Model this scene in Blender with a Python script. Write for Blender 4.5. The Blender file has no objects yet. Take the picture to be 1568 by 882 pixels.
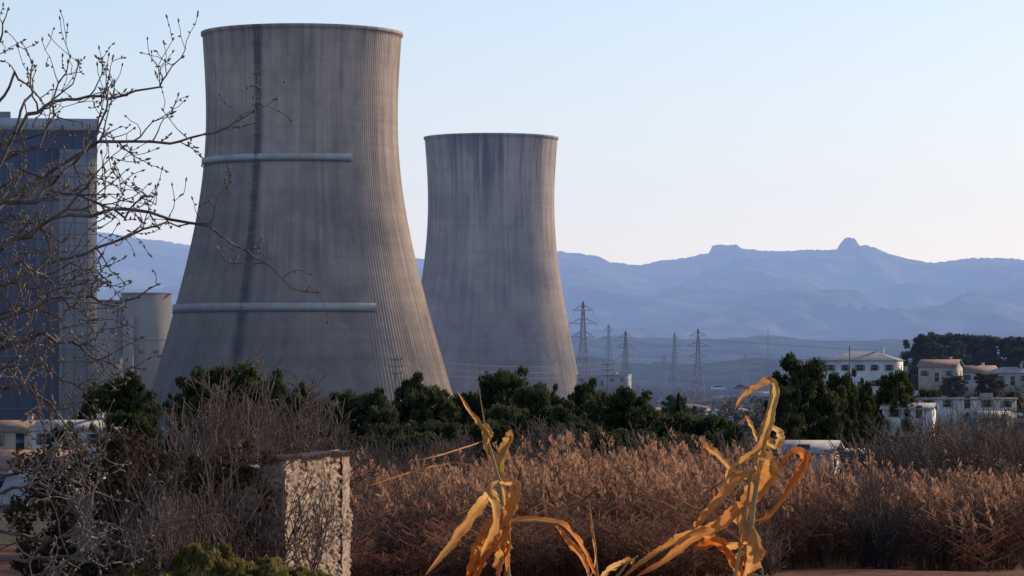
import bpy, math, random
import numpy as np
from mathutils import Vector, noise

F = 5227.0; HX = 784.0; HY = 565.0
rad = math.radians
def P(px, py, d): return np.array([(px-HX)/F*d, d, (HY-py)/F*d])
scene = bpy.context.scene
RNG = np.random.default_rng(7)
random.seed(7)

# ------------------------------------------------------------------ helpers
def link(o):
    scene.collection.objects.link(o); return o

def empty(name, loc=(0,0,0), rz=0):
    o = bpy.data.objects.new(name, None); o.location = loc; o.rotation_euler[2] = rz
    return link(o)

class MB:
    def __init__(s): s.v=[]; s.f=[]; s.n=0; s.t=[]; s.c=[]
    def add(s, v, faces, mat=0, tint=None, cyl=None):
        v=np.asarray(v,dtype=np.float64).reshape(-1,3)
        f=np.asarray(faces,dtype=np.int64)
        s.f.append((f+s.n, mat))
        s.v.append(v); s.n+=len(v)
        if tint is None: tint=np.zeros(len(v))
        elif np.isscalar(tint): tint=np.full(len(v),tint)
        s.t.append(tint)
        s.c.append(np.zeros((len(v),3)) if cyl is None else cyl)
    def box(s, c, size, rz=0, mat=0, tint=None):
        x,y,z=[a/2 for a in size]
        v=np.array([[-x,-y,-z],[x,-y,-z],[x,y,-z],[-x,y,-z],[-x,-y,z],[x,-y,z],[x,y,z],[-x,y,z]])
        if rz:
            ca,sa=math.cos(rz),math.sin(rz)
            v=np.c_[v[:,0]*ca-v[:,1]*sa, v[:,0]*sa+v[:,1]*ca, v[:,2]]
        s.add(v+np.array(c), [[0,3,2,1],[4,5,6,7],[0,1,5,4],[1,2,6,5],[2,3,7,6],[3,0,4,7]], mat, tint)
    def segs(s, S, k=3, mat=0, tint=None):
        S=np.asarray(S,dtype=np.float64).reshape(-1,8)
        if len(S)==0: return
        p0=S[:,0:3]; p1=S[:,3:6]; r0=S[:,6]; r1=S[:,7]
        d=p1-p0; L=np.linalg.norm(d,axis=1); L[L==0]=1; d=d/L[:,None]
        up=np.tile([0,0,1.0],(len(S),1)); up[np.abs(d[:,2])>.9]=[1,0,0]
        a=np.cross(d,up); a/=np.linalg.norm(a,axis=1)[:,None]; b=np.cross(d,a)
        V=np.zeros((len(S),2*k,3))
        for i in range(k):
            t=2*math.pi*i/k
            o=a*math.cos(t)+b*math.sin(t)
            V[:,i]=p0+o*r0[:,None]; V[:,k+i]=p1+o*r1[:,None]
        base=(np.arange(len(S))*2*k)[:,None,None]
        q=np.array([[i,(i+1)%k,k+(i+1)%k,k+i] for i in range(k)])
        tt=None if tint is None else np.repeat(np.broadcast_to(tint,(len(S),)),2*k)
        s.add(V.reshape(-1,3), (q[None]+base).reshape(-1,4), mat, tt)
    def leaves(s, C, size, asp=1.0, mat=0, tint=None, rng=RNG, upb=0.0):
        C=np.asarray(C).reshape(-1,3); n=len(C)
        if n==0: return
        a=rng.normal(size=(n,3)); a[:,2]+=upb; a/=np.linalg.norm(a,axis=1)[:,None]
        b=rng.normal(size=(n,3)); b-=a*(a*b).sum(1)[:,None]; b/=np.linalg.norm(b,axis=1)[:,None]
        sz=np.broadcast_to(size,(n,))[:,None]
        V=np.stack([C-a*sz*asp/2-b*sz*.12, C-a*sz*asp*.0-b*sz/2, C+a*sz*asp/2, C+b*sz/2],1)
        tt=None if tint is None else np.repeat(np.broadcast_to(tint,(n,)),4)
        s.add(V.reshape(-1,3), np.arange(4*n).reshape(-1,4), mat, tt)
    def mesh(s, name, mats, smooth=False):
        v=np.concatenate(s.v); me=bpy.data.meshes.new(name)
        me.vertices.add(len(v)); me.vertices.foreach_set('co', v.astype(np.float32).ravel())
        nl=sum(f.size for f,_ in s.f); nf=sum(len(f) for f,_ in s.f)
        me.loops.add(nl); me.polygons.add(nf)
        li=np.concatenate([f.ravel() for f,_ in s.f]).astype(np.int32)
        me.loops.foreach_set('vertex_index', li)
        cnt=np.concatenate([np.full(len(f),f.shape[1]) for f,_ in s.f])
        st=np.concatenate([[0],np.cumsum(cnt)[:-1]]).astype(np.int32)
        me.polygons.foreach_set('loop_start', st)
        mi=np.concatenate([np.full(len(f),m) for f,m in s.f]).astype(np.int32)
        for m in mats: me.materials.append(m)
        me.polygons.foreach_set('material_index', mi)
        if smooth: me.polygons.foreach_set('use_smooth', np.ones(nf,dtype=bool))
        at=me.attributes.new('tint','FLOAT','POINT'); at.data.foreach_set('value', np.concatenate(s.t).astype(np.float32))
        c=np.concatenate(s.c)
        if np.any(c):
            at=me.attributes.new('cyl','FLOAT_VECTOR','POINT'); at.data.foreach_set('vector', c.astype(np.float32).ravel())
        me.update(calc_edges=True); me.validate()
        return me
    def obj(s, name, mats, parent=None, smooth=False, loc=None):
        if not s.v: return None
        o=bpy.data.objects.new(name, s.mesh(name,mats,smooth)); link(o)
        if parent: o.parent=parent
        if loc is not None: o.location=loc
        return o

# ------------------------------------------------------------------ materials
def mk(name, c1, c2, scale=1.0, rough=.9, bump=0.0, stretch=(1,1,1), transl=0.0, tcol=None, lo=.35, hi=.65,
       bdist=.05, spec=.2, detail=4, metallic=0):
    m=bpy.data.materials.new(name); m.use_nodes=True; nt=m.node_tree; N=nt.nodes; L=nt.links
    N.clear(); out=N.new('ShaderNodeOutputMaterial'); pb=N.new('ShaderNodeBsdfPrincipled')
    tc=N.new('ShaderNodeTexCoord'); mp=N.new('ShaderNodeMapping'); mp.inputs['Scale'].default_value=stretch
    L.new(tc.outputs['Object'],mp.inputs[0])
    nz=N.new('ShaderNodeTexNoise'); nz.inputs['Scale'].default_value=scale; nz.inputs['Detail'].default_value=detail
    L.new(mp.outputs[0],nz.inputs['Vector'])
    cr=N.new('ShaderNodeValToRGB'); cr.color_ramp.elements[0].position=lo; cr.color_ramp.elements[1].position=hi
    cr.color_ramp.elements[0].color=(*c1,1); cr.color_ramp.elements[1].color=(*c2,1)
    L.new(nz.outputs[0],cr.inputs[0]); col=cr.outputs[0]
    if tcol is not None:
        a=N.new('ShaderNodeAttribute'); a.attribute_name='tint'
        mx=N.new('ShaderNodeMixRGB'); mx.inputs[2].default_value=(*tcol,1)
        L.new(a.outputs['Fac'],mx.inputs[0]); L.new(col,mx.inputs[1]); col=mx.outputs[0]
    if spec<=0.05 or transl:
        pb2=N.new('ShaderNodeBsdfDiffuse'); N.remove(pb); pb=pb2; L.new(col,pb.inputs['Color'])
    else:
        L.new(col,pb.inputs['Base Color']); pb.inputs['Roughness'].default_value=rough
        pb.inputs['Specular IOR Level'].default_value=spec; pb.inputs['Metallic'].default_value=metallic
    if bump:
        b=N.new('ShaderNodeBump'); b.inputs['Strength'].default_value=bump; b.inputs['Distance'].default_value=bdist
        L.new(nz.outputs[0],b.inputs['Height']); L.new(b.outputs[0],pb.inputs['Normal'])
    if transl:
        t=N.new('ShaderNodeBsdfTranslucent'); L.new(col,t.inputs[0]); ms=N.new('ShaderNodeMixShader')
        ms.inputs[0].default_value=transl; L.new(pb.outputs[0],ms.inputs[1]); L.new(t.outputs[0],ms.inputs[2])
        L.new(ms.outputs[0],out.inputs[0])
    else: L.new(pb.outputs[0],out.inputs[0])
    return m

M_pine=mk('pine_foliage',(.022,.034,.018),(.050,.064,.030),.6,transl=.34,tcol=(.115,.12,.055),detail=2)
M_bark=mk('bark',(.06,.045,.035),(.12,.09,.07),3)
M_twig=mk('bare_twig',(.07,.050,.043),(.14,.10,.085),.5,tcol=(.22,.145,.105),detail=2)
M_twignear=mk('near_twig',(.075,.063,.056),(.19,.16,.14),18,bump=.4,bdist=.003)
M_bud=mk('bud',(.13,.10,.08),(.27,.21,.16),20)
M_reed=mk('reed',(.08,.037,.024),(.18,.088,.055),.25,transl=.32,tcol=(.50,.27,.16),detail=2)
M_olive=mk('mixed_foliage',(.04,.048,.03),(.10,.09,.06),.15,transl=.3,tcol=(.15,.12,.10),detail=2)
M_ivy=mk('ivy_and_bramble',(.03,.032,.015),(.08,.06,.035),1.2,transl=.2,tcol=(.15,.09,.06),detail=2)
M_grass=mk('mound_grass',(.06,.05,.018),(.17,.14,.04),3,transl=.3,tcol=(.36,.28,.09))
M_white=mk('white_render',(.52,.50,.48),(.68,.66,.64),.4)
M_cream=mk('cream_render',(.34,.29,.23),(.46,.40,.33),.4)
M_grey=mk('grey_render',(.22,.21,.20),(.32,.31,.29),.4)
M_tile=mk('roof_tile',(.20,.12,.09),(.34,.22,.16),1.5,bump=.5)
M_paleroof=mk('pale_roof',(.30,.27,.25),(.44,.40,.37),1.0)
M_glass=mk('window_glass',(.03,.035,.045),(.06,.065,.08),1,rough=.2,spec=.5)
M_shutter=mk('shutter',(.22,.18,.16),(.30,.25,.22),2)
M_steel=mk('galvanised_steel',(.10,.10,.11),(.16,.16,.17),.2,rough=.6)
M_dark=mk('dark_metal',(.055,.048,.042),(.10,.088,.08),1)
M_ledge=mk('ledge_concrete',(.38,.36,.33),(.50,.48,.44),.3)
M_tyre=mk('tyre',(.015,.015,.015),(.03,.03,.03),5)

def tower_mat(name, warm, topstain, ladx=None):
    m=bpy.data.materials.new(name); m.use_nodes=True; nt=m.node_tree; N=nt.nodes; L=nt.links
    pb=N['Principled BSDF']; pb.inputs['Roughness'].default_value=.95; pb.inputs['Specular IOR Level'].default_value=.1
    a=N.new('ShaderNodeAttribute'); a.attribute_name='cyl'
    def nz(scale, detail=4, s=1.0, dist=0):
        mp=N.new('ShaderNodeMapping'); mp.inputs['Scale'].default_value=scale; L.new(a.outputs['Vector'],mp.inputs[0])
        n=N.new('ShaderNodeTexNoise'); n.inputs['Scale'].default_value=s; n.inputs['Detail'].default_value=detail
        n.inputs['Distortion'].default_value=dist
        L.new(mp.outputs[0],n.inputs['Vector']); return n.outputs[0]
    def mr(x,a0,a1,b0,b1):
        r=N.new('ShaderNodeMapRange'); r.inputs[1].default_value=a0; r.inputs[2].default_value=a1
        r.inputs[3].default_value=b0; r.inputs[4].default_value=b1; L.new(x,r.inputs[0]); return r.outputs[0]
    def mul(x,y,op='MULTIPLY'):
        r=N.new('ShaderNodeMath'); r.operation=op; L.new(x,r.inputs[0])
        if isinstance(y,(int,float)): r.inputs[1].default_value=y
        else: L.new(y,r.inputs[1])
        return r.outputs[0]
    def fmix(f,x0,x1):
        o=N.new('ShaderNodeMix'); o.data_type='FLOAT'; L.new(f,o.inputs[0])
        if isinstance(x0,(int,float)): o.inputs[2].default_value=x0
        else: L.new(x0,o.inputs[2])
        L.new(x1,o.inputs[3]); return o.outputs[0]
    sep=N.new('ShaderNodeSeparateXYZ'); L.new(a.outputs['Vector'],sep.inputs[0])
    patch=mr(nz((.035,.020,1),3,dist=.6),.40,.58,.15,1)
    streak=fmix(patch,1.0,mr(nz((.65,.018,1),6),.34,.64,.55,1.12))
    fine=mr(nz((2.4,.05,1),3),.3,.7,.90,1.06)
    band=mr(nz((.008,.7,1),3),.35,.65,.93,1.05)
    cloud=mr(nz((.03,.028,1),6,dist=.8),.35,.62,.70,1.12)
    blot=mr(nz((.16,.10,1),6,dist=.5),.50,.66,1.0,.80)
    grain=mr(nz((.5,.5,1),5),.3,.7,.92,1.06)
    low=mr(sep.outputs[1],-15,50,.62,1.0)  # shading put into the colour: shell darkens towards its base
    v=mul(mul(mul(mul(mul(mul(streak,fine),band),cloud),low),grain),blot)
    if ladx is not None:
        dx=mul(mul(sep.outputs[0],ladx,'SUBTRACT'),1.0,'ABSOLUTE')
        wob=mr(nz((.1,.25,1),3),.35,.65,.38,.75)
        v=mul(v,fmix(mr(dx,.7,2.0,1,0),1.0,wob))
    if topstain:
        s=mr(nz((.42,.020,1),6),.42,.60,1.0,.30)
        zt=mr(sep.outputs[1],52,86,0,1)
        cen=mr(mul(mul(sep.outputs[0],203.0,'SUBTRACT'),1.0,'ABSOLUTE'),14,34,1,.15)
        v=mul(v,fmix(mul(zt,cen),1.0,s))
    mx=N.new('ShaderNodeMixRGB'); mx.blend_type='MULTIPLY'; mx.inputs[0].default_value=1; mx.inputs[1].default_value=(*warm,1)
    cc=N.new('ShaderNodeCombineColor'); 
    for i in range(3): L.new(v,cc.inputs[i])
    L.new(cc.outputs[0],mx.inputs[2]); L.new(mx.outputs[0],pb.inputs['Base Color'])
    return m

# ------------------------------------------------------------------ terrain
def sst(t): t=np.clip(t,0,1); return t*t*(3-2*t)
def G(x,y):
    x=np.asarray(x,float); y=np.asarray(y,float)
    g=np.where(y<110,-1.7-.043*y,-6.43-14.5*sst((y-110)/340))
    g=g+15.5*np.exp(-(((x-125)/85)**2+((y-790)/190)**2))
    g=g+.5*sst((-x-6)/10)*sst((y-40)/60)*(1-sst((y-150)/60))
    g=g+10*sst((y-1800)/2500)
    g=g+.06*np.sin(x*.7+y*.3)*np.minimum(1,y/40+.1)+.5*np.sin(x*.03)*np.sin(y*.021)*sst((y-200)/200)
    return g
def build_ground():
    rows=np.concatenate([np.linspace(-40,130,120),130*np.exp(np.linspace(0.01,math.log(16000/130),170))])
    nc=160; u=np.linspace(-1,1,nc)
    X=(60+.75*np.abs(rows))[:,None]*u[None]; Y=np.repeat(rows[:,None],nc,1); Z=G(X,Y)
    nr=len(rows); idx=np.arange(nr*nc).reshape(nr,nc)
    q=np.stack([idx[:-1,:-1],idx[:-1,1:],idx[1:,1:],idx[1:,:-1]],-1).reshape(-1,4)
    m=bpy.data.materials.new('ground_soil_and_scrub'); m.use_nodes=True; nt=m.node_tree; N=nt.nodes; L=nt.links
    pb=N['Principled BSDF']; pb.inputs['Roughness'].default_value=1; pb.inputs['Specular IOR Level'].default_value=.05
    tc=N.new('ShaderNodeTexCoord'); sp=N.new('ShaderNodeSeparateXYZ'); L.new(tc.outputs['Object'],sp.inputs[0])
    def ramp(scale,a,b):
        n=N.new('ShaderNodeTexNoise'); n.inputs['Scale'].default_value=scale; n.inputs['Detail'].default_value=7
        L.new(tc.outputs['Object'],n.inputs['Vector']); r=N.new('ShaderNodeValToRGB')
        r.color_ramp.elements[0].position=.35; r.color_ramp.elements[1].position=.65
        r.color_ramp.elements[0].color=(*a,1); r.color_ramp.elements[1].color=(*b,1); L.new(n.outputs[0],r.inputs[0]); return n.outputs[0],r.outputs[0]
    n1,soil=ramp(1.5,(.12,.05,.03),(.22,.10,.06)); n2,scrub=ramp(.03,(.05,.05,.03),(.11,.09,.06))
    mr=N.new('ShaderNodeMapRange'); L.new(sp.outputs[1],mr.inputs[0]); mr.inputs[1].default_value=108; mr.inputs[2].default_value=122
    mx=N.new('ShaderNodeMixRGB'); L.new(mr.outputs[0],mx.inputs[0]); L.new(soil,mx.inputs[1]); L.new(scrub,mx.inputs[2])
    L.new(mx.outputs[0],pb.inputs['Base Color'])
    b=N.new('ShaderNodeBump'); b.inputs['Strength'].default_value=.8; b.inputs['Distance'].default_value=.2
    L.new(n1,b.inputs['Height']); L.new(b.outputs[0],pb.inputs['Normal'])
    mb=MB(); mb.add(np.stack([X,Y,Z],-1).reshape(-1,3),q); mb.obj('ground',[m],smooth=True)
build_ground()

def fbm(x,y,z=0,o=5): return noise.fractal(Vector((x,y,z)),1.0,2.0,o)
def mountains():
    pr=np.array([(-1600,330),(-900,372),(-400,340),(0,352),(150,355),(200,362),(250,369),(290,376),(450,392),(645,404),(760,380),(855,384),(890,389),(920,394),(935,402),(975,407),
      (1000,401),(1060,393),(1086,387),(1091,376),(1105,374),(1128,375),(1136,381),(1190,384),(1250,383),(1283,382),(1288,370),(1294,365),(1308,365),(1314,371),(1318,381),(1340,379),
      (1370,392),(1410,404),(1470,398),(1490,394),(1568,397),(1800,380),(2300,400),(3200,370)],float)
    D=10000.0
    px=np.concatenate([np.linspace(-1600,-50,90),np.linspace(-46,1640,560),np.linspace(1650,3200,90)])
    ys=np.concatenate([np.linspace(5600,9300,60),np.linspace(9340,10000,20),np.linspace(10100,12500,8)])
    py=np.interp(px,pr[:,0],pr[:,1])
    V=np.zeros((len(ys),len(px),3))
    sm5=np.convolve(np.pad(pr[:,1],2,mode='edge'),np.ones(5)/5,'valid')
    for j,p in enumerate(px):
        x=(p-HX)/F*D
        zr=(HY-py[j])/F*D
        zb=(HY-np.interp(p,pr[:,0],sm5))/F*D
        jag=5*fbm(x/70,3.1,0,4)+3.5*fbm(x/14,9.1,0,3)
        for i,y in enumerate(ys):
            if y<=10000:
                t=(y-5600)/4400
                b=min(1,max(0,(y-9500)/500)); zz=zb*(1-b)+zr*b
                s=.10+.90*(t**1.35)
                wx=x+500*fbm(x/1500,y/1500,5,2)
                rd=1-abs(fbm(wx/600,y/1250,1.7,4))*1.7
                h=zz*s*(1)+ (rd-.55)*72*(t*(1-t)*4)**.8 + (jag if t>.97 else 0)
                h=min(h,(zz*.975)*y/D if t<.985 else h) 
            else:
                h=zr*(1-(y-10000)/2600*.9)
            V[i,j]=(x,y,h-25*(1-min(1,(y-5600)/300)))
    idx=np.arange(V.shape[0]*V.shape[1]).reshape(V.shape[:2])
    q=np.stack([idx[:-1,:-1],idx[:-1,1:],idx[1:,1:],idx[1:,:-1]],-1).reshape(-1,4)
    m=mk('mountain_scrub',(.022,.03,.028),(.10,.095,.082),.009,spec=0,detail=9,bump=.5,bdist=20,lo=.40,hi=.70)
    mb=MB(); mb.add(V.reshape(-1,3),q); mb.obj('mountain_range',[m],smooth=True)
    for (name,y0,y1,prof,seed) in [('wooded_foothill',3900,5200,[(-1600,520),(200,520),(700,535),(880,519),(1000,523),(1150,516),(1300,521),(1450,514),(1568,520),(3200,515)],2),
                                   ('wooded_foothill',2500,3300,[(-1600,560),(700,560),(900,553),(1050,560),(1180,552),(1300,556),(1450,548),(1568,552),(3200,550)],5)]:
        pr2=np.array(prof,float); px=np.linspace(-1600,3200,900) ; ys=np.linspace(y0,y1,26); yc=(y0+y1)/2
        V=np.zeros((len(ys),len(px),3))
        for j,p in enumerate(px):
            x=(p-HX)/F*yc; zr=(HY-np.interp(p,pr2[:,0],pr2[:,1]))/F*yc
            for i,y in enumerate(ys):
                t=(y-y0)/(y1-y0); s=math.sin(math.pi*min(1,t*1.0))**.7 if 0<t<1 else 0
                V[i,j]=(x,y,-14+(zr+14)*s+s*(6*fbm(x/60,y/120,seed,4)+7*fbm(x/400,y/400,seed,2)))
        idx=np.arange(V.shape[0]*V.shape[1]).reshape(V.shape[:2])
        q=np.stack([idx[:-1,:-1],idx[:-1,1:],idx[1:,1:],idx[1:,:-1]],-1).reshape(-1,4)
        m=mk('foothill_woods',(.022,.032,.022),(.07,.07,.045),.02,spec=0,detail=6,bump=1,bdist=8)
        mb=MB(); mb.add(V.reshape(-1,3),q); mb.obj(name,[m],smooth=False)
mountains()

# ------------------------------------------------------------------ cooling towers
def ztower(name, px, D, prof, base, mat, rib, ladder=None, ledges=()):
    cx=(px-HX)/F*D
    root=empty(name,(cx,D,0))
    zs=np.array([p[0] for p in prof]); rs=np.array([p[1] for p in prof])
    o=np.argsort(zs); zs=zs[o]; rs=rs[o]
    co=np.polyfit(zs,rs,5)
    Z=np.linspace(zs[0],zs[-1]-1.6,90); Rr=np.polyval(co,Z)
    n=220*4; pat=np.tile([0,0,rib,rib],220)
    ph=np.arange(n)/n*2*math.pi
    mb=MB()
    rows=[(z,r,1) for z,r in zip(Z,Rr)]
    top=Z[-1]
    rows+= [(top+.01,Rr[-1]+.55,0),(top+1.0,Rr[-1]+.6,0),(top+1.02,Rr[-1]-.7,0)]
    rows+= [(z,r-.8,0) for z,r in list(zip(Z,Rr))[::-6]]
    rows+= [(Z[0]-.02,Rr[0]-.8,0),(Z[0]-.01,Rr[0],0)]
    V=[];C=[]
    for z,r,k in rows:
        rr=r+pat*k
        V.append(np.c_[rr*np.sin(ph),-rr*np.cos(ph),np.full(n,z)]); 
        pw=np.where(ph>math.pi,ph-2*math.pi,ph)
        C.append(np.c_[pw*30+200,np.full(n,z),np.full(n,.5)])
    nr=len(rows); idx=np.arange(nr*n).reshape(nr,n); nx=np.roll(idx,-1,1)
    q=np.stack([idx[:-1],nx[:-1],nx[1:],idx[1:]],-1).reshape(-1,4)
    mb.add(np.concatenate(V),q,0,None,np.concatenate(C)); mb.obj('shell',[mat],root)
    S=[]; k=44; zb=base; r0=Rr[0]-.4; rb=r0+2.5
    for i in range(k):
        a=2*math.pi*i/k; 
        for da in (-1,1):
            b=a+da*math.pi/k
            S.append([rb*math.sin(a),-rb*math.cos(a),zb-1,r0*math.sin(b),-r0*math.cos(b),Z[0]+.1,.45,.45])
    mb=MB(); mb.segs(S,6); mb.obj('diagonal_columns',[M_ledge],root)
    def R(z): return float(np.polyval(co,z))
    if ladder is not None:
        mb=MB(); S=[]; a=rad(ladder); t=np.array([math.cos(a),math.sin(a),0]); nrm=np.array([math.sin(a),-math.cos(a),0])
        zz=np.arange(Z[0],top,1.5); 
        for z0,z1 in zip(zz[:-1],zz[1:]):
            p0=nrm*(R(z0)+.25)+[0,0,z0]; p1=nrm*(R(z1)+.25)+[0,0,z1]
            for s_ in (-.55,.55): S.append([*(p0+t*s_),*(p1+t*s_),.12,.12])
            S.append([*(p0-t*.55),*(p0+t*.55),.09,.09])
            q0=p0+nrm*.9
            S.append([*(p0-t*.55),*(q0-t*.4),.08,.08]); S.append([*(p0+t*.55),*(q0+t*.4),.08,.08]); S.append([*(q0-t*.4),*(q0+t*.4),.08,.08])
            S.append([*(q0),*(p1+nrm*.9),.08,.08])
        for z in np.arange(Z[0]+4,top-2,9):
            p=nrm*(R(z)+.7)+np.array([0,0,z]); mb.box(p,(1.9,1.3,.3),rz=a)
        mb.segs(S,4); mb.obj('caged_ladder',[M_dark],root)
    for li,(z,h,a0,a1) in enumerate(ledges):
        mb=MB(); k=90; ph2=np.radians(np.linspace(a0,a1,k)); r=R(z)+.1
        ring=[(r-.1,z-h/2),(r+.7,z-h/2),(r+.7,z+h/2),(r-.1,z+h/2)]
        V=[np.c_[rr*np.sin(ph2),-rr*np.cos(ph2),np.full(k,zz)] for rr,zz in ring]
        idx=np.arange(4*k).reshape(4,k)
        q=[]
        for i in range(4):
            j=(i+1)%4
            q.append(np.stack([idx[i,:-1],idx[i,1:],idx[j,1:],idx[j,:-1]],-1))
        q=np.concatenate(q); mb.add(np.concatenate(V),q); mb.add([V[i][0] for i in range(4)]+[V[i][-1] for i in range(4)],[[0,1,2,3],[4,7,6,5]])
        S=[]
        for i in range(0,k-1):
            rr=r+.75; z1=z-h/2-.45
            S.append([rr*math.sin(ph2[i]),-rr*math.cos(ph2[i]),z1,rr*math.sin(ph2[i+1]),-rr*math.cos(ph2[i+1]),z1,.2,.2])
        mb.segs(S,4,mat=1)
        mb.obj('walkway_ledge',[M_ledge,M_dark],root)
s1=1025/F
prof1=[((HY-y)*s1,hw*s1) for y,hw in [(47,152.5),(110,148.5),(180,146.5),(247,149),(330,160),(400,175),(472,193),(540,212),(600,230),(650,245)]]
LA=-23.0
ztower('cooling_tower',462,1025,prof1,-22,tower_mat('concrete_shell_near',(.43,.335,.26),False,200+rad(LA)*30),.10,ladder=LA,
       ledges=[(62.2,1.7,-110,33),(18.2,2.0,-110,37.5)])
s2=1522/F
prof2=[((HY-y)*s2,hw*s2) for y,hw in [(208,102),(260,98),(320,97),(400,102),(470,113.5),(540,126.5),(600,138.5),(620,142.5)]]
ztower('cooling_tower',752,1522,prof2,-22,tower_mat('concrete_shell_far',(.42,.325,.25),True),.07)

# ------------------------------------------------------------------ power station buildings
def station():
    D=950; s=D/F
    root=empty('boiler_house',P(148,HY,D)*[1,1,0],rad(8))
    zt=(HY-185)*s; w=75; zb=-21
    Mb=mk('slate_blue_cladding',(.045,.056,.09),(.075,.088,.13),.08,rough=.8,stretch=(4,4,.3),spec=.1)
    Mb2=mk('slate_blue_seams',(.06,.07,.105),(.09,.105,.145),.08,rough=.8)
    Mg=mk('grey_cladding',(.19,.185,.18),(.27,.26,.25),.08,stretch=(.3,.3,4))
    Mg2=mk('grey_seams',(.11,.11,.115),(.15,.15,.15),.08)
    Mc=mk('pale_parapet',(.28,.34,.40),(.38,.44,.50),.1)
    mb=MB()
    mb.box((-w/2,20,(zt+zb)/2-1),(w,40,zt-zb-2),0,0)
    mb.obj('main_block',[Mb],root)
    mb=MB(); mb.box((-w/2,20,zt-1),(w+1,41,3.2)); mb.obj('parapet',[Mc],root)
    mb=MB(); mb.box((-5.2,-.6,(zt-8+zb)/2),(10.4,1.2,zt-8-zb)); 
    for z in np.arange(zb+4,zt-9,3.2): mb.box((-5.2,-1.23,z),(10.4,.08,.2),mat=1)
    for x in (-9.2,-6.2,-2.6): mb.box((x,-1.3,(zt-8+zb)/2),(.2,.1,zt-8-zb),mat=1)
    mb.obj('stair_bay',[Mg,Mg2],root)
    mb=MB()
    for x in np.arange(-w+1,-11,4.1): mb.box((x,-.2,(zt-5+zb)/2),(.5,.4,zt-5-zb-4))
    for z in np.arange(zb+10,zt-6,14.5): mb.box((-w/2-5,-.3,z),(w-11,.6,.6))
    mb.obj('cladding_ribs',[Mb2],root)
    mb=MB()
    mb.box((-30,12,zt+1.5),(12,8,3)); mb.box((-50,14,zt+2),(6,6,4)); mb.obj('roof_plant',[Mg],root)
    # beige block building, standing beyond the near tower's left flank
    D=1120; s=D/F
    root=empty('concrete_annex_building',P(200,HY,D)*[1,1,0],rad(9))
    def X(px): return (px-200)*s
    Ma=mk('annex_panels',(.29,.255,.205),(.38,.34,.275),.15,stretch=(1,1,.4))
    Mp=mk('annex_trim',(.33,.295,.245),(.41,.37,.31),.3)
    Mw=mk('annex_louvres',(.14,.13,.115),(.19,.175,.155),.5)
    zt=(HY-450)*s
    mb=MB()
    mb.box((X(225),8,(zt+zb)/2),((262-188)*s,16,zt-zb)); mb.box((X(164),9,(zt-2.5+zb)/2),(48*s,17,zt-2.5-zb))
    mb.obj('walls',[Ma],root)
    mb=MB()
    mb.box((X(225),7.8,zt+.25),((262-188)*s+.4,16.4,.5)); mb.box((X(164)-.3,8.8,zt-2.25),(48*s,17.3,.5))
    mb.box((X(225),-.1,zt-15),((262-188)*s-.2,.2,.3))
    mb.box((X(201),-.5,(zt-1+zb)/2-3),(1.5,1,zt-zb-8))
    mb.obj('roof_edge_and_duct',[Mp],root)
    mb=MB()
    for px in (216,238):
        mb.box((X(px),-.05,zt-19),(1.8,.16,1.1))
    for px in (156,172): 
        for z in (zt-12,zt-26): mb.box((X(px),.47,z),(1.4,.16,1.6))
    mb.obj('louvres',[Mw],root)
station()

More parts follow.
